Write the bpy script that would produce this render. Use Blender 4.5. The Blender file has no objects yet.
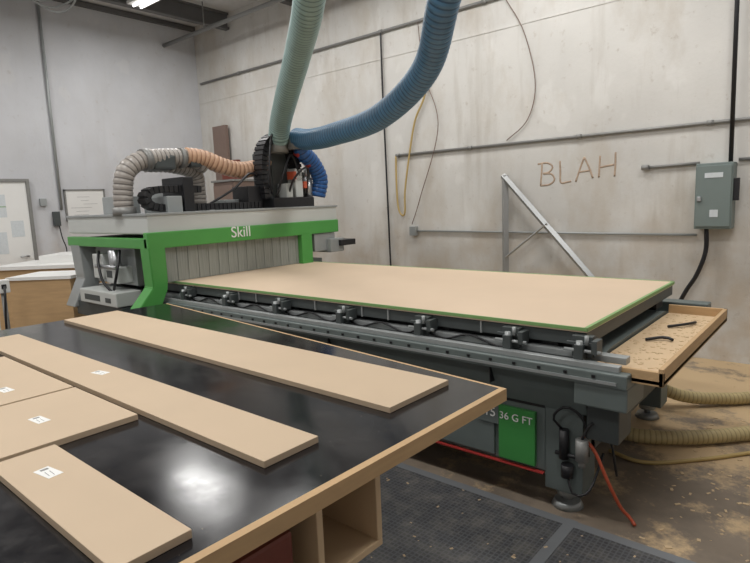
import bpy, bmesh, math, random
from mathutils import Matrix, Vector
random.seed(4)
C=bpy.context.collection
FZ=-0.9; WY=3.1; LX=-4.11; CZ=3.5
# ---------------------------------------------------------------- materials
def newmat(name):
    m=bpy.data.materials.new(name); m.use_nodes=True
    nt=m.node_tree; b=nt.nodes['Principled BSDF']
    return m,nt,b
def mat(name,col,rough=.5,metal=0,var=.12,scale=8,bump=0,bscale=60,spec=None,trans=0,stretch=None):
    m,nt,b=newmat(name); N=nt.nodes; Lk=nt.links
    tc=N.new('ShaderNodeTexCoord'); mp=N.new('ShaderNodeMapping'); Lk.new(tc.outputs['Object'],mp.inputs[0])
    if stretch: mp.inputs['Scale'].default_value=stretch
    n=N.new('ShaderNodeTexNoise'); n.inputs['Scale'].default_value=scale; n.inputs['Detail'].default_value=5
    Lk.new(mp.outputs[0],n.inputs[0])
    r=N.new('ShaderNodeMixRGB')
    r.inputs[1].default_value=[max(0,x*(1-var)) for x in col]+[1]; r.inputs[2].default_value=[min(1,x*(1+var)) for x in col]+[1]
    Lk.new(n.outputs[0],r.inputs[0]); Lk.new(r.outputs[0],b.inputs['Base Color'])
    b.inputs['Roughness'].default_value=rough; b.inputs['Metallic'].default_value=metal
    if bump:
        n2=N.new('ShaderNodeTexNoise'); n2.inputs['Scale'].default_value=bscale; Lk.new(mp.outputs[0],n2.inputs[0])
        bp=N.new('ShaderNodeBump'); bp.inputs['Strength'].default_value=bump; bp.inputs['Distance'].default_value=.01
        Lk.new(n2.outputs[0],bp.inputs['Height']); Lk.new(bp.outputs[0],b.inputs['Normal'])
    return m
def ramp(nt,src,stops):
    r=nt.nodes.new('ShaderNodeValToRGB'); e=r.color_ramp.elements
    while len(e)<len(stops): e.new(.5)
    for i,(p,c) in enumerate(stops): e[i].position=p; e[i].color=(list(c)+[1]) if hasattr(c,'__len__') else (c,c,c,1)
    nt.links.new(src,r.inputs[0]); return r.outputs[0]
def mixc(nt,f,a,b):
    m=nt.nodes.new('ShaderNodeMixRGB')
    for i,v in ((0,f),(1,a),(2,b)):
        if hasattr(v,'is_linked') : nt.links.new(v,m.inputs[i])
        elif isinstance(v,(int,float)): m.inputs[i].default_value=v
        else: m.inputs[i].default_value=list(v)+[1]
    return m.outputs[0]
def noise(nt,vec,scale,detail=6,sc=None,rough=.55):
    if sc:
        mp=nt.nodes.new('ShaderNodeMapping'); mp.inputs['Scale'].default_value=sc; nt.links.new(vec,mp.inputs[0]); vec=mp.outputs[0]
    n=nt.nodes.new('ShaderNodeTexNoise'); n.inputs['Scale'].default_value=scale; n.inputs['Detail'].default_value=detail; n.inputs['Roughness'].default_value=rough
    nt.links.new(vec,n.inputs[0]); return n.outputs[0]
def math_(nt,op,a,b=None):
    m=nt.nodes.new('ShaderNodeMath'); m.operation=op
    for i,v in ((0,a),(1,b)):
        if v is None: continue
        if isinstance(v,(int,float)): m.inputs[i].default_value=v
        else: nt.links.new(v,m.inputs[i])
    return m.outputs[0]
def coords(nt):
    tc=nt.nodes.new('ShaderNodeTexCoord'); s=nt.nodes.new('ShaderNodeSeparateXYZ'); nt.links.new(tc.outputs['Object'],s.inputs[0]); return tc.outputs['Object'],s.outputs
def wallmat(name,base,dirt,k):
    m,nt,b=newmat(name); v,s=coords(nt)
    n1=noise(nt,v,.9,8); c=mixc(nt,ramp(nt,n1,[(.35,0),(.7,1)]),base,[x*.82 for x in base])
    n6=noise(nt,v,1.3,4,(1.3,1,.8)); c=mixc(nt,math_(nt,'MULTIPLY',ramp(nt,n6,[(.60,0),(.63,1)]),.35*k),c,[.74,.73,.70])
    n2=noise(nt,v,1.7,9,(1,1,.45),.68); c=mixc(nt,math_(nt,'MULTIPLY',ramp(nt,n2,[(.48,0),(.66,1)]),.6*k),c,dirt)
    n5=noise(nt,v,5,9,(1,1,.12),.6); c=mixc(nt,math_(nt,'MULTIPLY',ramp(nt,n5,[(.56,0),(.72,1)]),.4*k),c,[x*.8 for x in dirt])
    mr=nt.nodes.new('ShaderNodeMapRange'); mr.inputs[1].default_value=.6; mr.inputs[2].default_value=-.95; nt.links.new(s[2],mr.inputs[0])
    n3=noise(nt,v,3.5,8); st=math_(nt,'MULTIPLY',mr.outputs[0],ramp(nt,n3,[(.42,0),(.62,1)]))
    c=mixc(nt,math_(nt,'MULTIPLY',st,.75),c,[.48,.38,.27])
    n4=noise(nt,v,11,8,None,.68); c=mixc(nt,math_(nt,'MULTIPLY',ramp(nt,n4,[(.60,0),(.70,1)]),.4*k),c,[.34,.28,.22])
    nt.links.new(c,b.inputs['Base Color']); b.inputs['Roughness'].default_value=.75
    bp=nt.nodes.new('ShaderNodeBump'); bp.inputs['Strength'].default_value=.15; bp.inputs['Distance'].default_value=.01
    nt.links.new(noise(nt,v,30,4),bp.inputs['Height']); nt.links.new(bp.outputs[0],b.inputs['Normal'])
    return m
M={}
M['wallb']=wallmat('painted_wall_back',[.66,.645,.61],[.48,.43,.36],1)
M['walll']=wallmat('painted_wall_left',[.63,.64,.665],[.54,.53,.52],.5)
def floormat():
    m,nt,b=newmat('dusty_concrete'); v,s=coords(nt)
    c=mixc(nt,ramp(nt,noise(nt,v,1.3,8),[(.35,0),(.65,1)]),[.17,.135,.10],[.28,.225,.17])
    c=mixc(nt,math_(nt,'MULTIPLY',ramp(nt,noise(nt,v,7,6),[(.5,0),(.7,1)]),.5),c,[.12,.10,.08])
    mr=nt.nodes.new('ShaderNodeMapRange'); mr.inputs[1].default_value=.0; mr.inputs[2].default_value=2.0; nt.links.new(s[1],mr.inputs[0])
    n=noise(nt,v,2.3,12,None,.72); st=math_(nt,'ADD',n,math_(nt,'MULTIPLY',mr.outputs[0],.17))
    c=mixc(nt,math_(nt,'MULTIPLY',ramp(nt,st,[(.54,0),(.64,1)]),.9),c,[.58,.42,.24])
    nt.links.new(c,b.inputs['Base Color']); b.inputs['Roughness'].default_value=.6
    return m
M['floor']=floormat()
def matmat():
    m,nt,b=newmat('rubber_grid'); v,s=coords(nt)
    br=nt.nodes.new('ShaderNodeTexBrick'); br.offset=0.0; br.inputs['Scale'].default_value=1
    br.inputs['Brick Width'].default_value=.022; br.inputs['Row Height'].default_value=.022; br.inputs['Mortar Size'].default_value=.0035
    br.inputs['Color1'].default_value=(.045,.047,.05,1); br.inputs['Color2'].default_value=(.065,.067,.07,1); br.inputs['Mortar'].default_value=(.095,.097,.105,1)
    nt.links.new(v,br.inputs[0])
    c=mixc(nt,math_(nt,'MULTIPLY',ramp(nt,noise(nt,v,9,9,None,.7),[(.45,0),(.7,1)]),.5),br.outputs[0],[.26,.24,.21])
    nt.links.new(c,b.inputs['Base Color']); b.inputs['Roughness'].default_value=.6
    return m
M['mat']=matmat()
M['matedge']=mat('rubber_edge',(.18,.19,.20),.6)
M['mdf']=mat('mdf_bed',(.60,.465,.335),.7,var=.05,scale=3)
M['mdf2']=mat('mdf_panel',(.54,.415,.285),.6,var=.06,scale=4)
M['tape']=mat('green_tape',(.20,.36,.13),.5)
M['green']=mat('green_paint',(.075,.31,.065),.35,var=.05)
M['dgreen']=mat('name_plate_green',(.05,.25,.06),.4,var=.05)
M['white']=mat('offwhite_metal',(.52,.54,.52),.45,var=.05)
M['grey']=mat('machine_grey',(.125,.15,.145),.45,var=.12)
M['grey2']=mat('machine_grey_dark',(.06,.07,.07),.5,var=.2)
M['lgrey']=mat('light_grey_metal',(.34,.36,.36),.4,metal=.3)
M['steel']=mat('steel',(.45,.46,.47),.35,metal=.8)
M['black']=mat('black_plastic',(.012,.012,.014),.45)
M['red']=mat('red_paint',(.40,.04,.035),.4)
M['ply']=mat('plywood',(.50,.33,.17),.6,var=.2,scale=5,stretch=(1,1,8))
M['plyl']=mat('plywood_light',(.60,.44,.27),.6,var=.12,scale=5)
M['redbrown']=mat('red_brown_board',(.17,.04,.025),.5)
M['brown']=mat('brown_panel',(.20,.14,.115),.6)
M['wht']=mat('white_paint',(.77,.77,.75),.5,var=.03)
M['paper']=mat('paper',(.80,.80,.78),.7,var=.04,scale=60)
M['sheet']=mat('notice_paper',(.60,.64,.66),.7,var=.12,scale=40)
M['ink']=mat('label_ink',(.15,.15,.16),.7)
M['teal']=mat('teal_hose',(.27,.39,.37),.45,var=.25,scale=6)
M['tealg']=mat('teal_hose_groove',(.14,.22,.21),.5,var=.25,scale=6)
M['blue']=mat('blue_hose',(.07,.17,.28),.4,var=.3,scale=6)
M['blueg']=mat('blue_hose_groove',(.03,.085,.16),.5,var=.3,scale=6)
M['dblue']=mat('dark_blue_hose',(.02,.10,.30),.35)
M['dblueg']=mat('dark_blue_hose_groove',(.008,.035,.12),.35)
M['clear']=mat('clear_grey_hose',(.36,.33,.30),.35,var=.25)
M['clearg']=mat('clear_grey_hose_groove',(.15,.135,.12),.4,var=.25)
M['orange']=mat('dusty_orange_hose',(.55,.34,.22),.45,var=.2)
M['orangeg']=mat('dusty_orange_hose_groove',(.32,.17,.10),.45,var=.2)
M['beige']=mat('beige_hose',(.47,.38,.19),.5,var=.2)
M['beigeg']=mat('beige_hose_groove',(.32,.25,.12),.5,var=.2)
M['ored']=mat('orange_red_hose',(.50,.09,.04),.4)
M['conduit']=mat('conduit_grey',(.24,.24,.23),.45,metal=.3)
M['ebox']=mat('electrical_grey',(.17,.21,.20),.5,var=.06)
M['yellow']=mat('yellow_cord',(.45,.33,.13),.6)
M['bronze']=mat('galvanised',(.36,.37,.37),.4,metal=.5)
M['ceil']=mat('ceiling_paint',(.60,.60,.60),.8)
M['joist']=mat('dark_joist',(.13,.13,.13),.7)
M['scrawl']=mat('scrawled_paint',(.42,.32,.24),.9,var=.5,scale=25)
M['dust']=mat('sawdust',(.56,.42,.26),.9,var=.25,scale=40)
def curtmat():
    m,nt,b=newmat('curtain_strips'); v,s=coords(nt)
    c=mixc(nt,noise(nt,v,4,4,(1,18,1)),[.16,.18,.16],[.38,.39,.36]); nt.links.new(c,b.inputs['Base Color'])
    b.inputs['Roughness'].default_value=.35; return m
M['curtain']=curtmat()
def topmat():
    m,nt,b=newmat('black_laminate'); v,s=coords(nt)
    c=mixc(nt,math_(nt,'MULTIPLY',ramp(nt,noise(nt,v,4,9,None,.7),[(.5,0),(.8,1)]),.45),[.006,.006,.008],[.055,.05,.047])
    sp=ramp(nt,noise(nt,v,120,2),[(.72,0),(.74,1)]); c=mixc(nt,math_(nt,'MULTIPLY',sp,.5),c,[.35,.28,.2])
    nt.links.new(c,b.inputs['Base Color'])
    r=ramp(nt,noise(nt,v,4,9,None,.7),[(.3,.08),(.7,.23)]); nt.links.new(r,b.inputs['Roughness'])
    return m
M['top']=topmat()
# ---------------------------------------------------------------- geometry helpers
def root(name,loc=(0,0,0)):
    e=bpy.data.objects.new(name,None); e.empty_display_size=.1; C.objects.link(e); return e
def finish(bm,name,m,parent,smooth=False):
    me=bpy.data.meshes.new(name); bm.normal_update(); bm.to_mesh(me); bm.free()
    if smooth:
        for p in me.polygons: p.use_smooth=True
    o=bpy.data.objects.new(name,me); C.objects.link(o); me.materials.append(M[m] if isinstance(m,str) else m)
    if parent: o.parent=parent
    return o
def addbox(bm,x0,x1,y0,y1,z0,z1,bev=0,mtx=None):
    r=bmesh.ops.create_cube(bm,size=1)
    vs=r['verts']
    for v in vs: v.co=Vector(((x0+x1)/2+v.co.x*(x1-x0),(y0+y1)/2+v.co.y*(y1-y0),(z0+z1)/2+v.co.z*(z1-z0)))
    if bev:
        es=list({e for v in vs for e in v.link_edges})
        rr=bmesh.ops.bevel(bm,geom=es,offset=bev,segments=2,affect='EDGES',profile=.6); vs=list(set(rr['verts'])|{v for v in vs if v.is_valid})
    if mtx:
        for v in vs: v.co=mtx@v.co
def B(name,x0,x1,y0,y1,z0,z1,m,parent=None,bev=.004,rot=None):
    bm=bmesh.new(); addbox(bm,x0,x1,y0,y1,z0,z1,bev)
    if rot:
        c=Vector(rot[0]); R=Matrix.Translation(c)@Matrix.Rotation(rot[2],4,rot[1])@Matrix.Translation(-c); bm.transform(R)
    return finish(bm,name,m,parent)
def BB(name,boxes,m,parent=None,bev=.003):
    bm=bmesh.new()
    for b in boxes: addbox(bm,*b,bev)
    return finish(bm,name,m,parent)
def addcyl(bm,p0,p1,r,seg=20,r2=None):
    p0,p1=Vector(p0),Vector(p1); d=p1-p0
    q=d.to_track_quat('Z','Y').to_matrix().to_4x4(); q.translation=(p0+p1)/2
    bmesh.ops.create_cone(bm,cap_ends=True,segments=seg,radius1=r,radius2=r if r2 is None else r2,depth=d.length,matrix=q)
def cyls(name,l,m,parent=None,seg=20):
    bm=bmesh.new()
    for c in l: addcyl(bm,c[0],c[1],c[2],seg,c[3] if len(c)>3 else None)
    o=finish(bm,name,m,parent)
    if seg>6:
        for p in o.data.polygons:
            if len(p.vertices)==4: p.use_smooth=True
    return o
def prism(name,pts,axis,a,b,m,parent=None,bev=0):
    bm=bmesh.new()
    def mk(t,v):
        l=list(t); l.insert(axis,v); return Vector(l)
    A=[bm.verts.new(mk(t,a)) for t in pts]; Bv=[bm.verts.new(mk(t,b)) for t in pts]
    bm.faces.new(A); bm.faces.new(Bv[::-1]); n=len(pts)
    for i in range(n): bm.faces.new((A[i],Bv[i],Bv[(i+1)%n],A[(i+1)%n]))
    bmesh.ops.recalc_face_normals(bm,faces=bm.faces)
    if bev: bmesh.ops.bevel(bm,geom=list(bm.edges),offset=bev,segments=2,affect='EDGES')
    return finish(bm,name,m,parent)
def spline(pts,step):
    P=[Vector(p) for p in pts]; P=[P[0]*2-P[1]]+P+[P[-1]*2-P[-2]]; dense=[]
    for i in range(1,len(P)-2):
        for k in range(40):
            t=k/40; a,b,c,d=P[i-1],P[i],P[i+1],P[i+2]
            dense.append(.5*((2*b)+(c-a)*t+(2*a-5*b+4*c-d)*t*t+(3*b-a-3*c+d)*t**3))
    dense.append(P[-2]); out=[dense[0]]; acc=0
    for i in range(1,len(dense)):
        s=(dense[i]-dense[i-1]).length
        while acc+s>=step and s>1e-9:
            k=(step-acc)/s; p=dense[i-1].lerp(dense[i],k); out.append(p); dense[i-1]=p; s=(dense[i]-p).length; acc=0
        acc+=s
    return out
def addtube(bm,pts,r,seg=14,step=.03,rib=0):
    # ribbed hoses: period of four rings (crest, crest, groove, groove); groove faces take material slot 1
    S=spline(pts,step); n=len(S); up=None; rings=[]
    for i,p in enumerate(S):
        t=(S[min(i+1,n-1)]-S[max(i-1,0)]).normalized()
        if up is None: up=t.orthogonal().normalized()
        up=(up-t*up.dot(t)).normalized(); s=t.cross(up)
        rr=r*(1+(0 if i%4<2 else -rib)) if rib else r
        rings.append([bm.verts.new(p+(up*math.cos(2*math.pi*k/seg)+s*math.sin(2*math.pi*k/seg))*rr) for k in range(seg)])
    for i,(a,b) in enumerate(zip(rings,rings[1:])):
        for k in range(seg):
            f=bm.faces.new((a[k],a[(k+1)%seg],b[(k+1)%seg],b[k])); 
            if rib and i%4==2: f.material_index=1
    bm.faces.new(rings[0][::-1]); bm.faces.new(rings[-1])
def tube(name,pts,r,m,parent=None,seg=14,step=.03,rib=0):
    bm=bmesh.new(); 
    if not hasattr(pts[0][0],'__len__'): pts=[pts]
    for q in pts: addtube(bm,q,r,seg,step,rib)
    o=finish(bm,name,m,parent,True)
    if rib: o.data.materials.append(M[m+'g'])
    return o
def chain(name,pts,wvec,w,h,m,parent,pitch=.045):
    bm=bmesh.new(); S=spline(pts,pitch); W=Vector(wvec).normalized()
    for i in range(len(S)-1):
        t=(S[i+1]-S[i]).normalized(); u=t.cross(W)
        R=Matrix((t,W,u)).transposed().to_4x4(); R.translation=(S[i]+S[i+1])/2
        addbox(bm,-pitch*.42,pitch*.42,-w/2,w/2,-h/2,h/2,.003,R)
        addbox(bm,-pitch*.6,pitch*.6,-w/2+.01,w/2-.01,-h*.35,h*.35,0,R)
    return finish(bm,name,m,parent)
def text(name,s,loc,rot,size,m,parent=None,ext=.001):
    c=bpy.data.curves.new(name,'FONT'); c.body=s; c.size=size; c.extrude=ext; c.align_x='LEFT'
    o=bpy.data.objects.new(name+'_tmp',c); C.objects.link(o); bpy.context.view_layer.update()
    me=bpy.data.meshes.new_from_object(o); bpy.data.objects.remove(o)
    me.materials.clear(); me.materials.append(M[m]); o=bpy.data.objects.new(name,me); C.objects.link(o); o.location=loc; o.rotation_euler=rot
    if parent: o.parent=parent
    return o
def chips(name,n,fn,z,parent=None,s0=.004,s1=.014):
    bm=bmesh.new()
    for i in range(n):
        x,y=fn(); s=random.uniform(s0,s1); a=random.uniform(0,3.14)
        R=Matrix.Translation((x,y,z+s*.12))@Matrix.Rotation(a,4,'Z')
        addbox(bm,-s,s,-s*random.uniform(.3,.9),s*.5,-s*.12,s*.12,0,R)
    return finish(bm,name,'dust',parent)
# ---------------------------------------------------------------- room
RX=6.5; FY=-5.5
B('floor',LX-.2,RX+.2,FY-.2,WY+.2,FZ-.1,FZ,'floor',bev=0)
B('wall_back',LX-.2,RX+.2,WY,WY+.2,FZ,CZ,'wallb',bev=0)
B('wall_left',LX-.2,LX,FY-.2,WY,FZ,CZ,'walll',bev=0)
B('wall_right',RX,RX+.2,FY-.2,WY,FZ,CZ,'walll',bev=0)
B('wall_front',LX,RX,FY-.2,FY,FZ,CZ,'walll',bev=0)
B('ceiling',LX-.2,RX+.2,FY-.2,WY+.2,CZ,CZ+.15,'ceil',bev=0)
for x in (-3.2,-1.7,-.2,1.3,2.8,4.3,5.8):
    BB('ceiling_joist',[(x-.05,x+.05,FY,WY,CZ-.03,CZ),(x-.01,x+.01,FY,WY,CZ-.22,CZ-.02),(x-.05,x+.05,FY,WY,CZ-.24,CZ-.21)],'joist',bev=0)
B('trim_1',LX,LX+.05,FY,WY,CZ-.08,CZ-.01,'joist')
BB('trim_2',[(LX,RX,WY-.006,WY,2.28,2.295)],'wallb',bev=0)
d=root('door_1')
B('leaf',LX,LX+.04,-.62,.35,FZ,1.02,'wht',d)
BB('frame',[(LX,LX+.06,.35,.39,FZ,1.06),(LX,LX+.06,-.66,-.62,FZ,1.06),(LX,LX+.06,-.62,.35,1.02,1.06)],'conduit',d)
BB('notice_sheets',[(LX+.04,LX+.042,-.11,.09,.57,.86),(LX+.04,LX+.042,.12,.27,.31,.52),(LX+.04,LX+.042,-.11,.06,.10,.38),(LX+.04,LX+.042,-.40,-.2,.5,.8)],'sheet',d,0)
BB('notice_tape',[(LX+.042,LX+.044,-.12,-.09,.55,.87),(LX+.042,LX+.044,-.11,.09,.70,.71)],'tape',d,0)
cyls('handle',[((LX+.04,.27,.05),(LX+.10,.27,.05),.012),((LX+.09,.27,.05),(LX+.09,.17,.05),.011)],'steel',d)
w=root('whiteboard')
B('panel',LX+.004,LX+.02,.84,1.36,.50,.90,'wht',w); BB('frame',[(LX,LX+.03,.82,.84,.48,.92),(LX,LX+.03,1.36,1.38,.48,.92),(LX,LX+.03,.82,1.38,.90,.92),(LX,LX+.06,.82,1.38,.48,.50)],'conduit',w,0)
BB('writing',[(LX+.02,LX+.022,.88+random.random()*.2,1.1+random.random()*.2,.56+i*.05,.563+i*.05) for i in range(6)],'ink',w,0)
w=root('telephone'); B('body',LX,LX+.08,.64,.72,.42,.62,'grey2',w,.01); tube('cord',[(LX+.05,.70,.43),(LX+.06,.72,.25),(LX+.05,.76,.1),(LX+.04,.74,-.1)],.008,'black',w,8)
w=root('surface_conduit'); cyls('pipe',[((LX+.022,.765,.64),(LX+.022,.77,CZ-.08),.018)],'lgrey',w)
BB('junction_box',[(LX+.001,LX+.05,.5,.58,.70,.80)],'lgrey',w)
# back wall services
S=root('service_piping')
cyls('conduit_main',[((0,WY-.02,1.125),(RX,WY-.02,1.125),.015)]+[((x,WY-.022,1.125),(x+.05,WY-.022,1.125),.021) for x in (0,1.0,2.2,3.3)]+[((x,WY,1.125),(x,WY-.02,1.125),.015) for x in (.6,1.7,2.8,4)],'conduit',S)
cyls('conduit_high',[((-4.0,WY-.02,2.59),(RX,WY-.02,2.59),.018)]+[((x,WY-.022,2.59),(x+.05,WY-.022,2.59),.024) for x in (-3,-1.6,-.2,1.2)],'conduit',S)
cyls('conduit_short',[((2.82,WY-.02,.79),(3.26,WY-.02,.80),.013),((3.54,WY-.02,.81),(RX,WY-.02,.83),.013),((2.80,WY-.03,.79),(2.86,WY-.03,.79),.022)],'conduit',S)
B('outlet_box',.19,.28,WY-.06,WY,.16,.27,'lgrey',S); cyls('conduit_low',[((.28,WY-.02,.215),(3.26,WY-.02,.19),.011)],'lgrey',S)
tube('air_line',[(0,WY-.03,1.12),(-.005,WY-.03,.9),(.0,WY-.03,.6),(.03,WY-.035,.45),(.09,WY-.04,.40),(.12,WY-.04,.46),(.13,WY-.04,.7),(.2,WY-.03,1.1),(.3,WY-.03,1.5),(.47,WY-.03,1.85),(.50,WY-.03,2.57)],.012,'yellow',S,8)
tube('black_cable',[(-.17,WY-.03,2.58),(-.17,WY-.03,1.9),(-.16,WY-.03,1.2),(-.15,WY-.03,.4),(-.14,WY-.03,-.22),(-.10,WY-.04,-.5),(-.10,WY-.03,FZ+.01)],.011,'black',S,8)
tube('thin_cables',[[(.37,WY-.02,2.58),(.44,WY-.02,2.0),(.62,WY-.03,1.4),(.34,WY-.03,.6),(.20,WY-.03,.27)],[(1.45,WY-.02,2.58),(1.66,WY-.02,2.2),(1.78,WY-.02,1.7),(1.70,WY-.02,1.35),(1.45,WY-.02,1.15)]],.005,'brown',S,6)
cyls('feed_conduit',[((3.49,WY-.06,.79),(3.47,WY-.06,CZ),.017)],'black',S)
e=root('electrical_disconnect_box')
B('body',3.26,3.53,WY-.17,WY,.25,.79,'ebox',e,.008); B('door',3.27,3.52,WY-.185,WY-.17,.27,.77,'ebox',e,.006)
BB('labels',[(3.33,3.46,WY-.188,WY-.185,.67,.71),(3.375,3.435,WY-.188,WY-.185,.35,.41)],'sheet',e,0)
B('lever',3.53,3.57,WY-.15,WY-.11,.48,.66,'black',e); B('latch',3.28,3.31,WY-.20,WY-.185,.48,.52,'steel',e)
tube('outgoing_cable',[(3.34,WY-.08,.26),(3.34,WY-.08,.05),(3.28,WY-.08,-.15),(3.20,WY-.07,-.30),(3.13,WY-.06,-.48),(3.12,WY-.05,-.7),(3.12,WY-.05,FZ+.01)],.018,'black',e,10)
def bw(x,z): return (x,WY+.006,z)
tube('painted_lettering',[
 [bw(1.83,.68),bw(1.84,.80),bw(1.845,.90)],[bw(1.80,.895),bw(1.90,.90),bw(1.955,.86),bw(1.92,.81),bw(1.85,.795),bw(1.94,.79),bw(1.975,.73),bw(1.92,.685),bw(1.81,.68)],
 [bw(2.03,.91),bw(2.035,.80),bw(2.04,.70),bw(2.10,.70),bw(2.16,.71)],
 [bw(2.19,.70),bw(2.23,.82),bw(2.27,.93)],[bw(2.27,.93),bw(2.32,.82),bw(2.36,.71)],[bw(2.22,.79),bw(2.28,.795),bw(2.34,.80)],
 [bw(2.42,.93),bw(2.415,.82),bw(2.41,.72)],[bw(2.56,.95),bw(2.56,.84),bw(2.555,.73)],[bw(2.41,.82),bw(2.48,.83),bw(2.56,.84)]],.0115,'scrawl',None,10,.02)
s=root('steel_triangle_frame')
def bar(p0,p1,r,m,par,name): return cyls(name,[(p0,p1,r)],m,par,4)
bar((1.48,WY-.09,FZ),(1.48,WY-.09,.80),.038,'bronze',s,'post'); bar((1.46,WY-.10,.80),(2.98,WY-.10,FZ+.03),.033,'bronze',s,'brace'); bar((1.46,WY-.14,FZ+.04),(2.98,WY-.14,FZ+.04),.035,'bronze',s,'base'); bar((1.50,WY-.12,-.05),(1.95,WY-.12,.30),.012,'bronze',s,'gusset_rod')
b=root('leaning_brown_panel'); B('panel',-3.64,-3.30,WY-.11,WY-.05,FZ,1.86,'brown',b); B('second_panel',-3.34,-2.95,WY-.2,WY-.12,FZ,1.30,'redbrown',b)
g=root('storage_cabinet'); B('body',-3.0,-2.5,2.5,2.88,FZ,.95,'brown',g); B('door',-2.98,-2.52,2.48,2.5,FZ+.05,.90,'brown',g); B('top',-3.02,-2.48,2.47,2.88,.95,.98,'conduit',g)
# ---------------------------------------------------------------- CNC router
R=root('cnc_router')
L=3.43; W=1.55; X0=-1.42
B('spoilboard',-1.3,L,0,W,-.022,0,'mdf',R,.002)
BB('edge_tape',[(-.05,L+.003,-.003,.004,-.014,.0015),(L-.013,L+.003,0,W,-.016,.0015),(0,L,W-.014,W+.003,-.02,.0015)],'tape',R,0)
B('bed_frame',-1.3,L-.005,.012,W-.01,-.085,-.022,'grey2',R)
BB('bed_beams',[(-1.3,L-.04,.08,.2,-.15,-.08),(-1.3,L-.04,1.3,1.45,-.15,-.08)]+[(x,x+.08,.05,1.5,-.14,-.08) for x in (.2,.8,1.4,2.0,2.6,3.2)],'black',R)
BB('bed_sections',[(x-.004,x+.004,.004,.02,-.085,-.024) for x in (.3,.9,1.1,1.7,2.1,2.3,2.9)],'lgrey',R,0)
BB('side_rail',[(X0,3.64,-.13,-.02,-.21,-.15)],'grey',R,.006)
BB('rail_guide',[(X0,3.60,-.10,-.06,-.15,-.125),(X0,3.6,-.004,.05,-.14,-.11)],'lgrey',R)
BB('rack',[(X0,3.60,-.136,-.13,-.195,-.182)],'lgrey',R,0)
BB('rail_bolts',[(x,x+.014,-.136,-.128,-.175,-.163) for x in [i*.12-1.3 for i in range(41)]],'black',R,0)
prism('side_body',[(-.09,-.21),(.3,-.15),(1.3,-.15),(1.6,-.21),(1.6,-.27),(1.55,-.40),(0,-.40),(-.05,-.30)],0,X0,3.44,'grey',R)
BB('body_joint_lines',[(x,x+.004,-.093,-.05,-.30,-.21) for x in (.6,1.9,3.0)],'black',R,0)
B('lower_base',X0,3.24,.0,1.5,-.72,-.38,'grey',R,.006)
B('base_painted_shadow',X0,3.24,-.004,.1,-.405,-.385,'black',R,0)  # solid black strip, paints the shade between side body and base
BB('base_panels',[(1.7,2.98,-.018,0,-.70,-.42),(-.2,1.66,-.018,0,-.70,-.42)],'grey',R,.004)
BB('panel_trim',[(1.68,2.99,-.021,-.016,-.445,-.44)],'lgrey',R,0)
B('name_plate_green',3.01,3.20,-.026,-.004,-.70,-.43,'dgreen',R,.002)
text('name_plate_number','15',(2.93,-.0285,-.495),(math.radians(90),0,0),.066,'wht',R)
text('name_plate_suffix','36 G FT',(3.015,-.0285,-.495),(math.radians(90),0,0),.052,'wht',R)
BB('name_plate_number_backing',[(2.89,3.01,-.027,-.018,-.53,-.43)],'grey',R,0)
B('red_safety_strip',X0,3.24,-.024,-.005,-.728,-.721,'red',R,0)
B('end_leg',3.24,3.42,.0,.16,-.80,-.36,'grey',R,.006)
B('end_leg_rear',3.24,3.42,1.36,1.52,-.80,-.36,'grey',R,.006)
B('end_beam',3.28,3.42,.1,1.45,-.62,-.38,'grey2',R,.006)
cyls('levelling_feet',[((x,y,FZ),(x,y,FZ+.03),.075,.06) for x in (3.32,.6,-1.2) for y in (.08,1.44)]+[((x,y,FZ+.03),(x,y,-.70),.02) for x in (3.32,.6,-1.2) for y in (.08,1.44)]+[((x,y,-.84),(x,y,-.80),.05) for x in (3.32,) for y in (.08,1.44)],'lgrey',R)
cyls('pneumatic_valve',[((3.34,-.02,-.62),(3.34,-.02,-.48),.022),((3.36,-.03,-.70),(3.36,-.03,-.64),.028),((3.30,-.02,-.60),(3.44,-.02,-.60),.01)],'black',R)
cyls('filter_bowl',[((3.43,-.04,-.60),(3.43,-.04,-.50),.028),((3.43,-.04,-.63),(3.43,-.04,-.60),.015)],'conduit',R)
tube('valve_lines',[[(3.33,-.02,-.48),(3.30,-.05,-.42),(3.36,-.05,-.36),(3.43,-.02,-.42),(3.44,.02,-.6)],[(3.36,-.03,-.68),(3.40,-.06,-.76),(3.46,-.02,-.74),(3.48,.1,-.6)],[(3.43,-.04,-.5),(3.47,-.02,-.42),(3.52,.05,-.5),(3.54,.1,-.7)]],.006,'black',R,8)
B('rail_end_block',3.42,3.64,-.12,.12,-.31,-.21,'grey',R,.008); B('rail_end_bracket',3.44,3.58,-.02,.16,-.50,-.31,'grey2',R,.008)
BB('far_rail',[(X0,3.62,1.58,1.70,-.21,-.14)],'grey',R,.006)
cl=[.26,.82,1.39,1.98,2.56,3.08,3.42]
bx=[];cy=[]
for x in cl:
    bx+=[(x-.045,x+.045,-.03,.012,-.125,-.03),(x-.065,x+.065,-.045,-.028,-.07,-.055),(x-.02,x+.02,-.075,-.03,-.145,-.06),(x+.05,x+.075,-.06,.01,-.1,-.04)]
    cy+=[((x,-.06,-.15),(x,-.06,-.045),.014),((x-.07,-.05,-.09),(x+.09,-.05,-.09),.008),((x+.03,-.055,-.06),(x+.03,-.055,-.02),.009)]
BB('clamp_bodies',bx,'grey2',R); cyls('clamp_pistons',cy,'lgrey',R,10)
tube('air_hoses_under_bed',[[(x,-.01,-.11),(x+.14,-.02,-.135),(x+.28,-.01,-.10),(x+.45,-.02,-.135),(x+.55,-.01,-.11)] for x in cl[:-2]],.006,'black',R,6)
tx0,tx1,ty0,ty1=3.45,3.76,-.07,1.36
BB('tray_panels',[(tx0,tx1,ty0,ty1,-.185,-.165)],'plyl',R)
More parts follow.
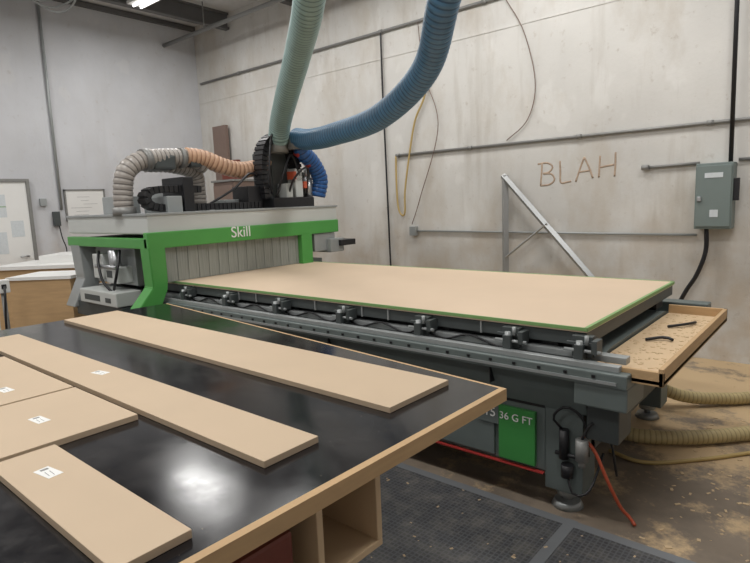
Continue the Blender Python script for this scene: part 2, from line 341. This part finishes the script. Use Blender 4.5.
BB('tray_rims',[(tx1-.02,tx1,ty0,ty1,-.19,-.115),(tx0,tx1,ty1-.02,ty1,-.19,-.115),(tx0,tx1,ty0,ty0+.02,-.19,-.13)],'ply',R)
BB('tray_support',[(tx0-.1,tx1-.1,.2,.26,-.22,-.185),(tx0-.1,tx1-.1,1.1,1.16,-.22,-.185)],'grey2',R)
tube('tray_tools',[[(3.53,.55,-.155),(3.60,.62,-.15),(3.66,.58,-.155)],[(3.55,.9,-.155),(3.62,.98,-.15),(3.65,1.08,-.155)]],.008,'black',R,8)
chips('tray_sawdust',260,lambda:(random.uniform(tx0+.01,tx1-.03),random.uniform(0,ty1-.04)),-.165,R,.003,.010)
# gantry
gx0,gx1,gy0,gy1=-1.40,.10,-.22,1.89
B('gantry_cover',gx0,gx1,gy0,gy1,.40,.555,'white',R,.012)
BB('gantry_cover_lip',[(gx0-.01,gx1+.01,gy0-.01,gy1+.01,.545,.565)],'lgrey',R)
BB('gantry_green_band',[(gx1-.05,gx1+.02,gy0-.02,gy1,.285,.415),(gx0,gx1,gy0-.02,gy0+.04,.285,.37)],'green',R,.008)
text('gantry_lettering','Skill',(gx1+.022,.53,.322),(math.radians(90),0,math.radians(90)),.135,'wht',R,.002)
prism('gantry_leg_front',[(-.24,.30),(-.10,.30),(-.10,.03),(-.11,-.05),(-.22,-.27),(-.40,-.27),(-.40,-.21),(-.23,-.02)],0,-.02,.12,'green',R,.006)
prism('gantry_leg_rear',[(-.24,.30),(-.06,.30),(-.06,.03),(-.08,-.05),(-.20,-.27),(-.34,-.27),(-.22,-.02)],0,-1.35,-1.15,'lgrey',R,.006)
B('gantry_post_far',-.02,.12,1.36,1.50,-.02,.30,'green',R,.006)
B('gantry_post_far_rear',-1.35,-1.15,1.6,1.8,-.2,.40,'grey',R)
B('gantry_carriage_far',-1.2,.02,1.58,1.72,-.14,.02,'grey',R)
BB('gantry_curtain',[(.05+.006*(i%2),.055+.006*(i%2),-.12+i*.05,-.065+i*.05,.003,.30) for i in range(30)],'curtain',R,0)
B('gantry_back_curtain',-1.36,-1.34,-.05,1.6,.01,.35,'curtain',R,0)
B('gantry_underside',-1.3,.04,-.1,1.6,.30,.36,'grey2',R)
BB('gantry_far_boxes',[(-.1,.16,1.72,1.92,.08,.22),(-.2,.1,1.55,1.85,.10,.28)],'lgrey',R,.008)
B('gantry_far_motor',0,.2,1.84,2.06,.14,.20,'black',R)
BB('drive_cabinet',[(-1.1,-.35,-.12,-.06,-.05,.28)],'lgrey',R,.006)
BB('drive_boxes',[(-.95,-.75,-.22,-.1,0,.22),(-.62,-.42,-.26,-.1,-.02,.12),(-1.0,-.3,-.34,-.12,-.20,-.08)],'white',R,.01)
BB('drive_box_details',[(-.6,-.5,-.262,-.258,.03,.09),(-.9,-.6,-.342,-.338,-.17,-.12),(-.5,-.4,-.342,-.338,-.17,-.13)],'grey2',R,0)
cyls('drive_cylinders',[((-.55,-.2,.05),(-.55,-.2,.26),.05),((-.8,-.26,.12),(-.4,-.26,.12),.018)],'steel',R)
tube('drive_cables',[[(-.85,-.2,.24),(-.7,-.28,.15),(-.6,-.3,0),(-.5,-.27,-.1)],[(-.45,-.2,.26),(-.35,-.28,.12),(-.42,-.3,-.08)]],.012,'black',R,8)
B('drive_cover_dark',-1.2,-.3,-.30,-.14,-.34,-.21,'grey2',R)
T=.56
B('head_plate',-.55,-.05,1.18,1.72,T-.02,.66,'black',R,.008)
BB('head_body',[(-.5,-.2,1.30,1.52,.64,1.12),(-.45,-.15,1.52,1.70,.64,.92)],'grey2',R,.01)
BB('head_servo_white',[(-.2,-.08,1.50,1.60,.66,.95),(-.2,-.06,1.36,1.44,.66,.80)],'white',R,.008)
BB('head_orange_connector',[(-.16,-.06,1.46,1.50,.84,.92),(-.16,-.06,1.60,1.64,.75,.82)],'ored',R)
cyls('head_spindle',[((-.12,1.70,.64),(-.12,1.70,.86),.05),((-.12,1.70,.86),(-.12,1.70,.96),.035)],'steel',R)
chain('head_cable_chain',[(-.15,1.14,.66),(-.15,1.12,.95),(-.15,1.17,1.16),(-.15,1.32,1.26),(-.15,1.47,1.20),(-.15,1.55,1.02),(-.15,1.56,.80)],(1,0,0),.14,.08,'black',R)
chain('gantry_cable_chain',[(-.2,1.1,.60),(-.2,.6,.60),(-.2,.3,.60),(-.2,.02,.61),(-.2,-.07,.67),(-.2,-.02,.745),(-.2,.2,.76),(-.2,.45,.755)],(1,0,0),.13,.06,'black',R)
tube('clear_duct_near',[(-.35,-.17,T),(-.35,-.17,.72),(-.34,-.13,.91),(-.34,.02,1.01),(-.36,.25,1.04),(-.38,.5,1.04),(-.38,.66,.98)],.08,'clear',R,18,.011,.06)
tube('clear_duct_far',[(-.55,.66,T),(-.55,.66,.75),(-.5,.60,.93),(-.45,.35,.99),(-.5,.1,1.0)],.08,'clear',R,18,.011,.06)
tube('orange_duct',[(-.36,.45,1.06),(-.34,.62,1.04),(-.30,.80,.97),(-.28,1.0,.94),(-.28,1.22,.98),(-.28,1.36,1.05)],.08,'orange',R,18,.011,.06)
cyls('duct_collars',[((-.35,-.17,T-.01),(-.35,-.17,.62),.095),((-.55,.66,T-.01),(-.55,.66,.62),.095),((-.34,.02,1.01),(-.345,.08,1.02),.092),((-.37,.38,1.04),(-.37,.42,1.04),.092),((-.14,1.34,1.10),(-.14,1.34,1.24),.108),((.0,1.48,1.13),(.0,1.48,1.24),.10)],'conduit',R)
BB('duct_manifold',[(-.46,-.28,.10,.30,.93,1.06),(-.44,-.3,.46,.58,.96,1.1)],'grey2',R,.02)
tube('blue_duct',[(-.02,1.50,1.22),(-.02,1.58,1.10),(-.04,1.72,1.0),(-.05,1.82,.84),(-.08,1.80,.66)],.085,'dblue',R,18,.011,.06)
tube('red_duct_ring',[(-.03,1.50,1.12),(-.03,1.60,1.05),(-.03,1.68,.98)],.05,'red',R,12)
tube('head_cables',[[(-.1,1.25,.66),(-.02,1.3,.9),(-.06,1.45,1.08),(-.1,1.6,.8)],[(-.1,1.4,.66),(.0,1.42,.85),(-.02,1.62,.95),(-.1,1.66,.66)],[(-.1,1.2,.70),(-.02,1.12,.9),(-.05,1.2,1.25),(-.1,1.35,1.30)],[(-.2,.5,.60),(-.1,.75,.75),(-.15,1.0,.9),(-.2,1.2,.8)]],.011,'black',R,8)
BB('gantry_top_boxes',[(-.5,-.1,.08,.22,T,.70),(-.8,-.5,.30,.45,T,.80),(-.5,-.3,.8,1.0,T,.66),(-.9,-.6,-.1,.1,T,.72)],'lgrey',R,.008)
BB('gantry_top_dark',[(-.45,-.1,.24,.34,T,.86),(-.4,-.15,.95,1.12,T,.78)],'black',R,.008)
tube('air_hose',[(3.42,-.01,-.5),(3.48,-.02,-.55),(3.53,.0,-.68),(3.57,.06,-.82),(3.60,.10,FZ+.02),(3.64,.05,FZ+.014)],.008,'ored',R,10)
# ---------------------------------------------------------------- ducting hoses
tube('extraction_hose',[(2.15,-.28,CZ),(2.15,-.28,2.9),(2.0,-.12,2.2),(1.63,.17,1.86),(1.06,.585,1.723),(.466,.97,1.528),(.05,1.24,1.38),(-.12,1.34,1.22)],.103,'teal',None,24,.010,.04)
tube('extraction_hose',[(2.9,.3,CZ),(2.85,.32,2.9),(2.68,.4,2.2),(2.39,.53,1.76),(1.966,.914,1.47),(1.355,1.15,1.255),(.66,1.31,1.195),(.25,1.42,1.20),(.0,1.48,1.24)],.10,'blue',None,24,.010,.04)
# ---------------------------------------------------------------- work table
Tb=root('work_table'); tz=-.05
q=[(3.42,-.785),(.72,-.47),(.56,-2.62),(3.385,-2.70)]
prism('top_laminate',q,2,tz-.006,tz,'top',Tb)
prism('top_core',[(x,y) for x,y in q],2,tz-.040,tz-.006,'plyl',Tb)
def strip(name,a,b,t,z0,z1,m,par):
    a=Vector(a);b=Vector(b);d=(b-a).normalized();n=Vector((d.y,-d.x))*t
    return prism(name,[tuple(a),tuple(b),tuple(b+n),tuple(a+n)],2,z0,z1,m,par)
strip('edge_right',(3.42,-.785),(3.385,-2.70),-.022,tz-.042,tz,'ply',Tb)
strip('edge_far',(.72,-.47),(3.442,-.787),-.012,tz-.042,tz,'ply',Tb)
BB('under_frame',[(.9,3.2,-1.05,-.98,-.2,-.09),(.9,3.2,-2.4,-2.33,-.2,-.09),(.9,.97,-2.4,-1.0,-.2,-.09)],'plyl',Tb)
BB('legs',[(1.0,1.09,-1.12,-1.03,FZ+.015,-.09),(2.30,2.39,-1.40,-1.31,FZ+.015,-.09),(1.0,1.09,-2.4,-2.31,FZ+.015,-.09),(2.8,2.89,-2.4,-2.31,FZ+.015,-.09)],'plyl',Tb)
BB('end_compartment',[(2.9,3.40,-1.41,-1.39,-.29,-.09),(2.9,3.40,-2.6,-1.39,-.31,-.29),(2.9,3.40,-1.62,-1.60,-.29,-.09),(2.9,3.40,-2.6,-2.58,-.29,-.09),(2.88,2.90,-2.6,-1.39,-.31,-.09)],'plyl',Tb)
B('drawer_front',3.36,3.385,-2.5,-1.68,-.27,-.13,'redbrown',Tb,.01)
def panel(x0,x1,y0,y1,a=0,lab=None):
    fx=lambda x:4.304-.970*(4.304-x); fy=lambda y:-2.4355+.970*(y+2.4355)
    x0,x1,y0,y1=fx(x0),fx(x1),fy(y0),fy(y1)
    r=root('mdf_panel'); r.location=((x0+x1)/2,(y0+y1)/2,tz); r.rotation_euler=(0,0,math.radians(a)); hx=(x1-x0)/2; hy=(y1-y0)/2
    B('board',-hx,hx,-hy,hy,.0005,.019,'mdf2',r,.0015)
    if lab:
        lx,ly,la=lab; lx=fx(lx)-r.location.x; ly=fy(ly)-r.location.y
        B('label',lx-.035,lx+.035,ly-.018,ly+.018,.019,.0196,'paper',r,0,((lx,ly,0),'Z',la))
        BB('label_print',[(lx-.028,lx-.018,ly-.010,ly+.008,.0196,.0199),(lx-.006,lx+.026,ly+.004,ly+.0055,.0196,.0199),(lx-.006,lx+.022,ly-.0065,ly-.005,.0196,.0199)],'conduit',r,0)
panel(.66,3.23,-1.12,-.79,-.6)
panel(.86,3.20,-1.605,-1.415,0,(2.02,-1.49,.2))
panel(1.35,2.11,-2.06,-1.63,0,(1.93,-1.80,.1))
panel(2.125,2.60,-2.08,-1.63,0,(2.38,-1.84,.1))
panel(2.625,3.32,-2.045,-1.885,0,(2.80,-1.965,.15))
# ---------------------------------------------------------------- left background bench
bn=root('side_workbench')
prism('top',[(-2.44,.24),(-3.25,-.41),(-3.75,.22),(-2.94,.87)],2,-.03,.01,'wht',bn); prism('carcass',[(-2.50,.23),(-3.25,-.37),(-3.70,.21),(-2.96,.80)],2,-.75,-.03,'ply',bn)
prism('plinth',[(-2.55,.24),(-3.25,-.32),(-3.66,.2),(-2.97,.75)],2,FZ,-.75,'grey2',bn)
prism('raised_shelf',[(-2.75,.35),(-3.1,.07),(-3.5,.5),(-3.1,.85)],2,.01,.10,'wht',bn)
pc=root('plywood_crate'); K=[(-1.50,-.22),(-1.99,-.60),(-2.27,-.21),(-1.78,.17)]
prism('side',K,2,-.88,-.04,'ply',pc); prism('lid',[(-1.48,-.22),(-1.99,-.625),(-2.29,-.21),(-1.78,.19)],2,-.04,-.01,'wht',pc); prism('base',K,2,FZ,-.88,'grey2',pc)
ob=root('power_outlet_post'); cyls('post',[((-1.55,-.78,FZ),(-1.55,-.78,-.1),.02),((-1.55,-.78,FZ),(-1.55,-.78,FZ+.02),.13)],'conduit',ob); B('socket_box',-1.59,-1.51,-.83,-.73,-.10,.02,'wht',ob,.01); B('socket',-1.512,-1.505,-.80,-.76,-.06,-.02,'black',ob)
tube('cord',[(-1.50,-.78,-.04),(-1.44,-.80,-.12),(-1.45,-.82,-.4),(-1.5,-.8,-.8),(-1.4,-.85,FZ+.01)],.01,'black',ob,8)
# ---------------------------------------------------------------- floor things
am=root('anti_fatigue_mat'); 
BB('rubber_tiles',[(x,x+1.19,y-1.19,y,FZ,FZ+.012) for x in (-.2,1.0,2.2,3.4) for y in (-.10,-1.3)],'mat',am,0)
BB('seams',[(x-.025,x+.025,-2.5,-.06,FZ+.001,FZ+.014) for x in (1,2.2,3.4,4.6)]+[(-.2,4.6,y-.025,y+.025,FZ+.001,FZ+.0135) for y in (-.09,-1.3)],'matedge',am,0)
chips('mat_debris',90,lambda:(random.uniform(2.2,4.4),random.uniform(-1.2,-.12)),FZ+.012,am,.003,.009)
def fl():
    a=random.gauss(0,1); return (min(5.5,max(3.68,4.2+a*.35)),min(2.8,max(.0,1.1+random.gauss(0,1)*.7)))
chips('sawdust_debris',420,fl,FZ,None,.004,.014)
tube('vacuum_hose',[(3.0,1.05,FZ+.05),(3.2,.98,FZ+.05),(3.45,1.0,FZ+.047),(3.75,1.22,FZ+.047),(4.05,1.6,FZ+.047),(4.15,2.0,FZ+.047),(3.95,2.15,FZ+.047),(3.7,1.95,FZ+.047),(3.45,1.75,FZ+.08),(3.2,1.65,FZ+.2),(3.0,1.55,FZ+.3)],.042,'beige',None,18,.007,.04)
tube('yellow_air_hose',[(3.3,.75,FZ+.015),(3.5,.72,FZ+.012),(3.75,.95,FZ+.012),(4.0,1.25,FZ+.012),(4.3,1.5,FZ+.012)],.011,'yellow',None,10)
cb=root('hanging_cable_bundle')
tube('loops',[[( -2.4+.3*math.cos(a+k)*(1+.2*k)+.1*k, .25+.25*math.sin(a*1.0+k)*(1+.15*k), 2.88+.07*math.sin(2*a+k)+.04*k) for a in [i*.6 for i in range(11)]] for k in range(4)],.010,'lgrey',cb,8)
tube('drops',[[(-2.2,.3,CZ),(-2.3,.2,3.1),(-2.35,.25,2.9)],[(-2.8,.2,CZ),(-2.6,.3,3.1),(-2.5,.3,2.9)]],.008,'lgrey',cb,8)
cyls('ceiling_pipe',[((LX,2.55,3.12),(RX,2.55,3.12),.03)]+[((x,2.55,3.12),(x,2.55,CZ),.008) for x in (-3,-1,1,3,5)],'conduit')
# ---------------------------------------------------------------- lights
em,nt,b=newmat('tube_emission'); b.inputs['Emission Color'].default_value=(1,.98,.95,1); b.inputs['Emission Strength'].default_value=4
M['em']=em
for x,y,E,sy in ((-2.4,1.55,33,.5),(-.3,1.7,26,1.0),(1.9,1.9,39,.4),(4.2,1.5,42,.4),(-2.4,-1.6,46,.4),(.6,-1.3,43,.4),(3.6,-1.3,43,.4),(-1,-4,45,.4),(3,-4,45,.4)):
    f=root('ceiling_light'); B('housing',x-.62,x+.62,y-.12,y+.12,CZ-.28,CZ-.24,'wht',f); cyls('tubes',[((x-.58,y-.05,CZ-.295),(x+.58,y-.05,CZ-.295),.014),((x-.58,y+.05,CZ-.295),(x+.58,y+.05,CZ-.295),.014)],'em',f)
    cyls('rods',[((x-.5,y,CZ-.24),(x-.5,y,CZ),.006),((x+.5,y,CZ-.24),(x+.5,y,CZ),.006)],'steel',f)
    l=bpy.data.lights.new('lamp','AREA'); l.shape='RECTANGLE'; l.size=1.3; l.size_y=sy; l.energy=E; l.color=(1,.985,.965)
    o=bpy.data.objects.new('lamp',l); C.objects.link(o); o.location=(x,y,CZ-.33); o.parent=f
wd=bpy.data.worlds.new('w'); bpy.context.scene.world=wd; wd.use_nodes=True; wd.node_tree.nodes['Background'].inputs[0].default_value=(.8,.87,1,1); wd.node_tree.nodes['Background'].inputs[1].default_value=.3
# ---------------------------------------------------------------- camera
f_,a,t,r=564.3634,0.7084,0.1414,-0.0399
fw=Vector((-math.sin(a)*math.cos(t),math.cos(a)*math.cos(t),-math.sin(t))); ri=Vector((math.cos(a),math.sin(a),0)); up=ri.cross(fw)
r2=math.cos(r)*ri+math.sin(r)*up; u2=-math.sin(r)*ri+math.cos(r)*up
cam=bpy.data.objects.new('camera',bpy.data.cameras.new('camera')); C.objects.link(cam); cam.data.sensor_width=36; cam.data.lens=f_*36/750; cam.data.clip_start=.05
Mx=Matrix.Identity(4)
for i in range(3): Mx[i][0]=r2[i];Mx[i][1]=u2[i];Mx[i][2]=-fw[i]
Mx.translation=(4.3041,-2.4355,.5894); cam.matrix_world=Mx
bpy.context.scene.camera=cam
bpy.context.scene.view_settings.view_transform='Standard'
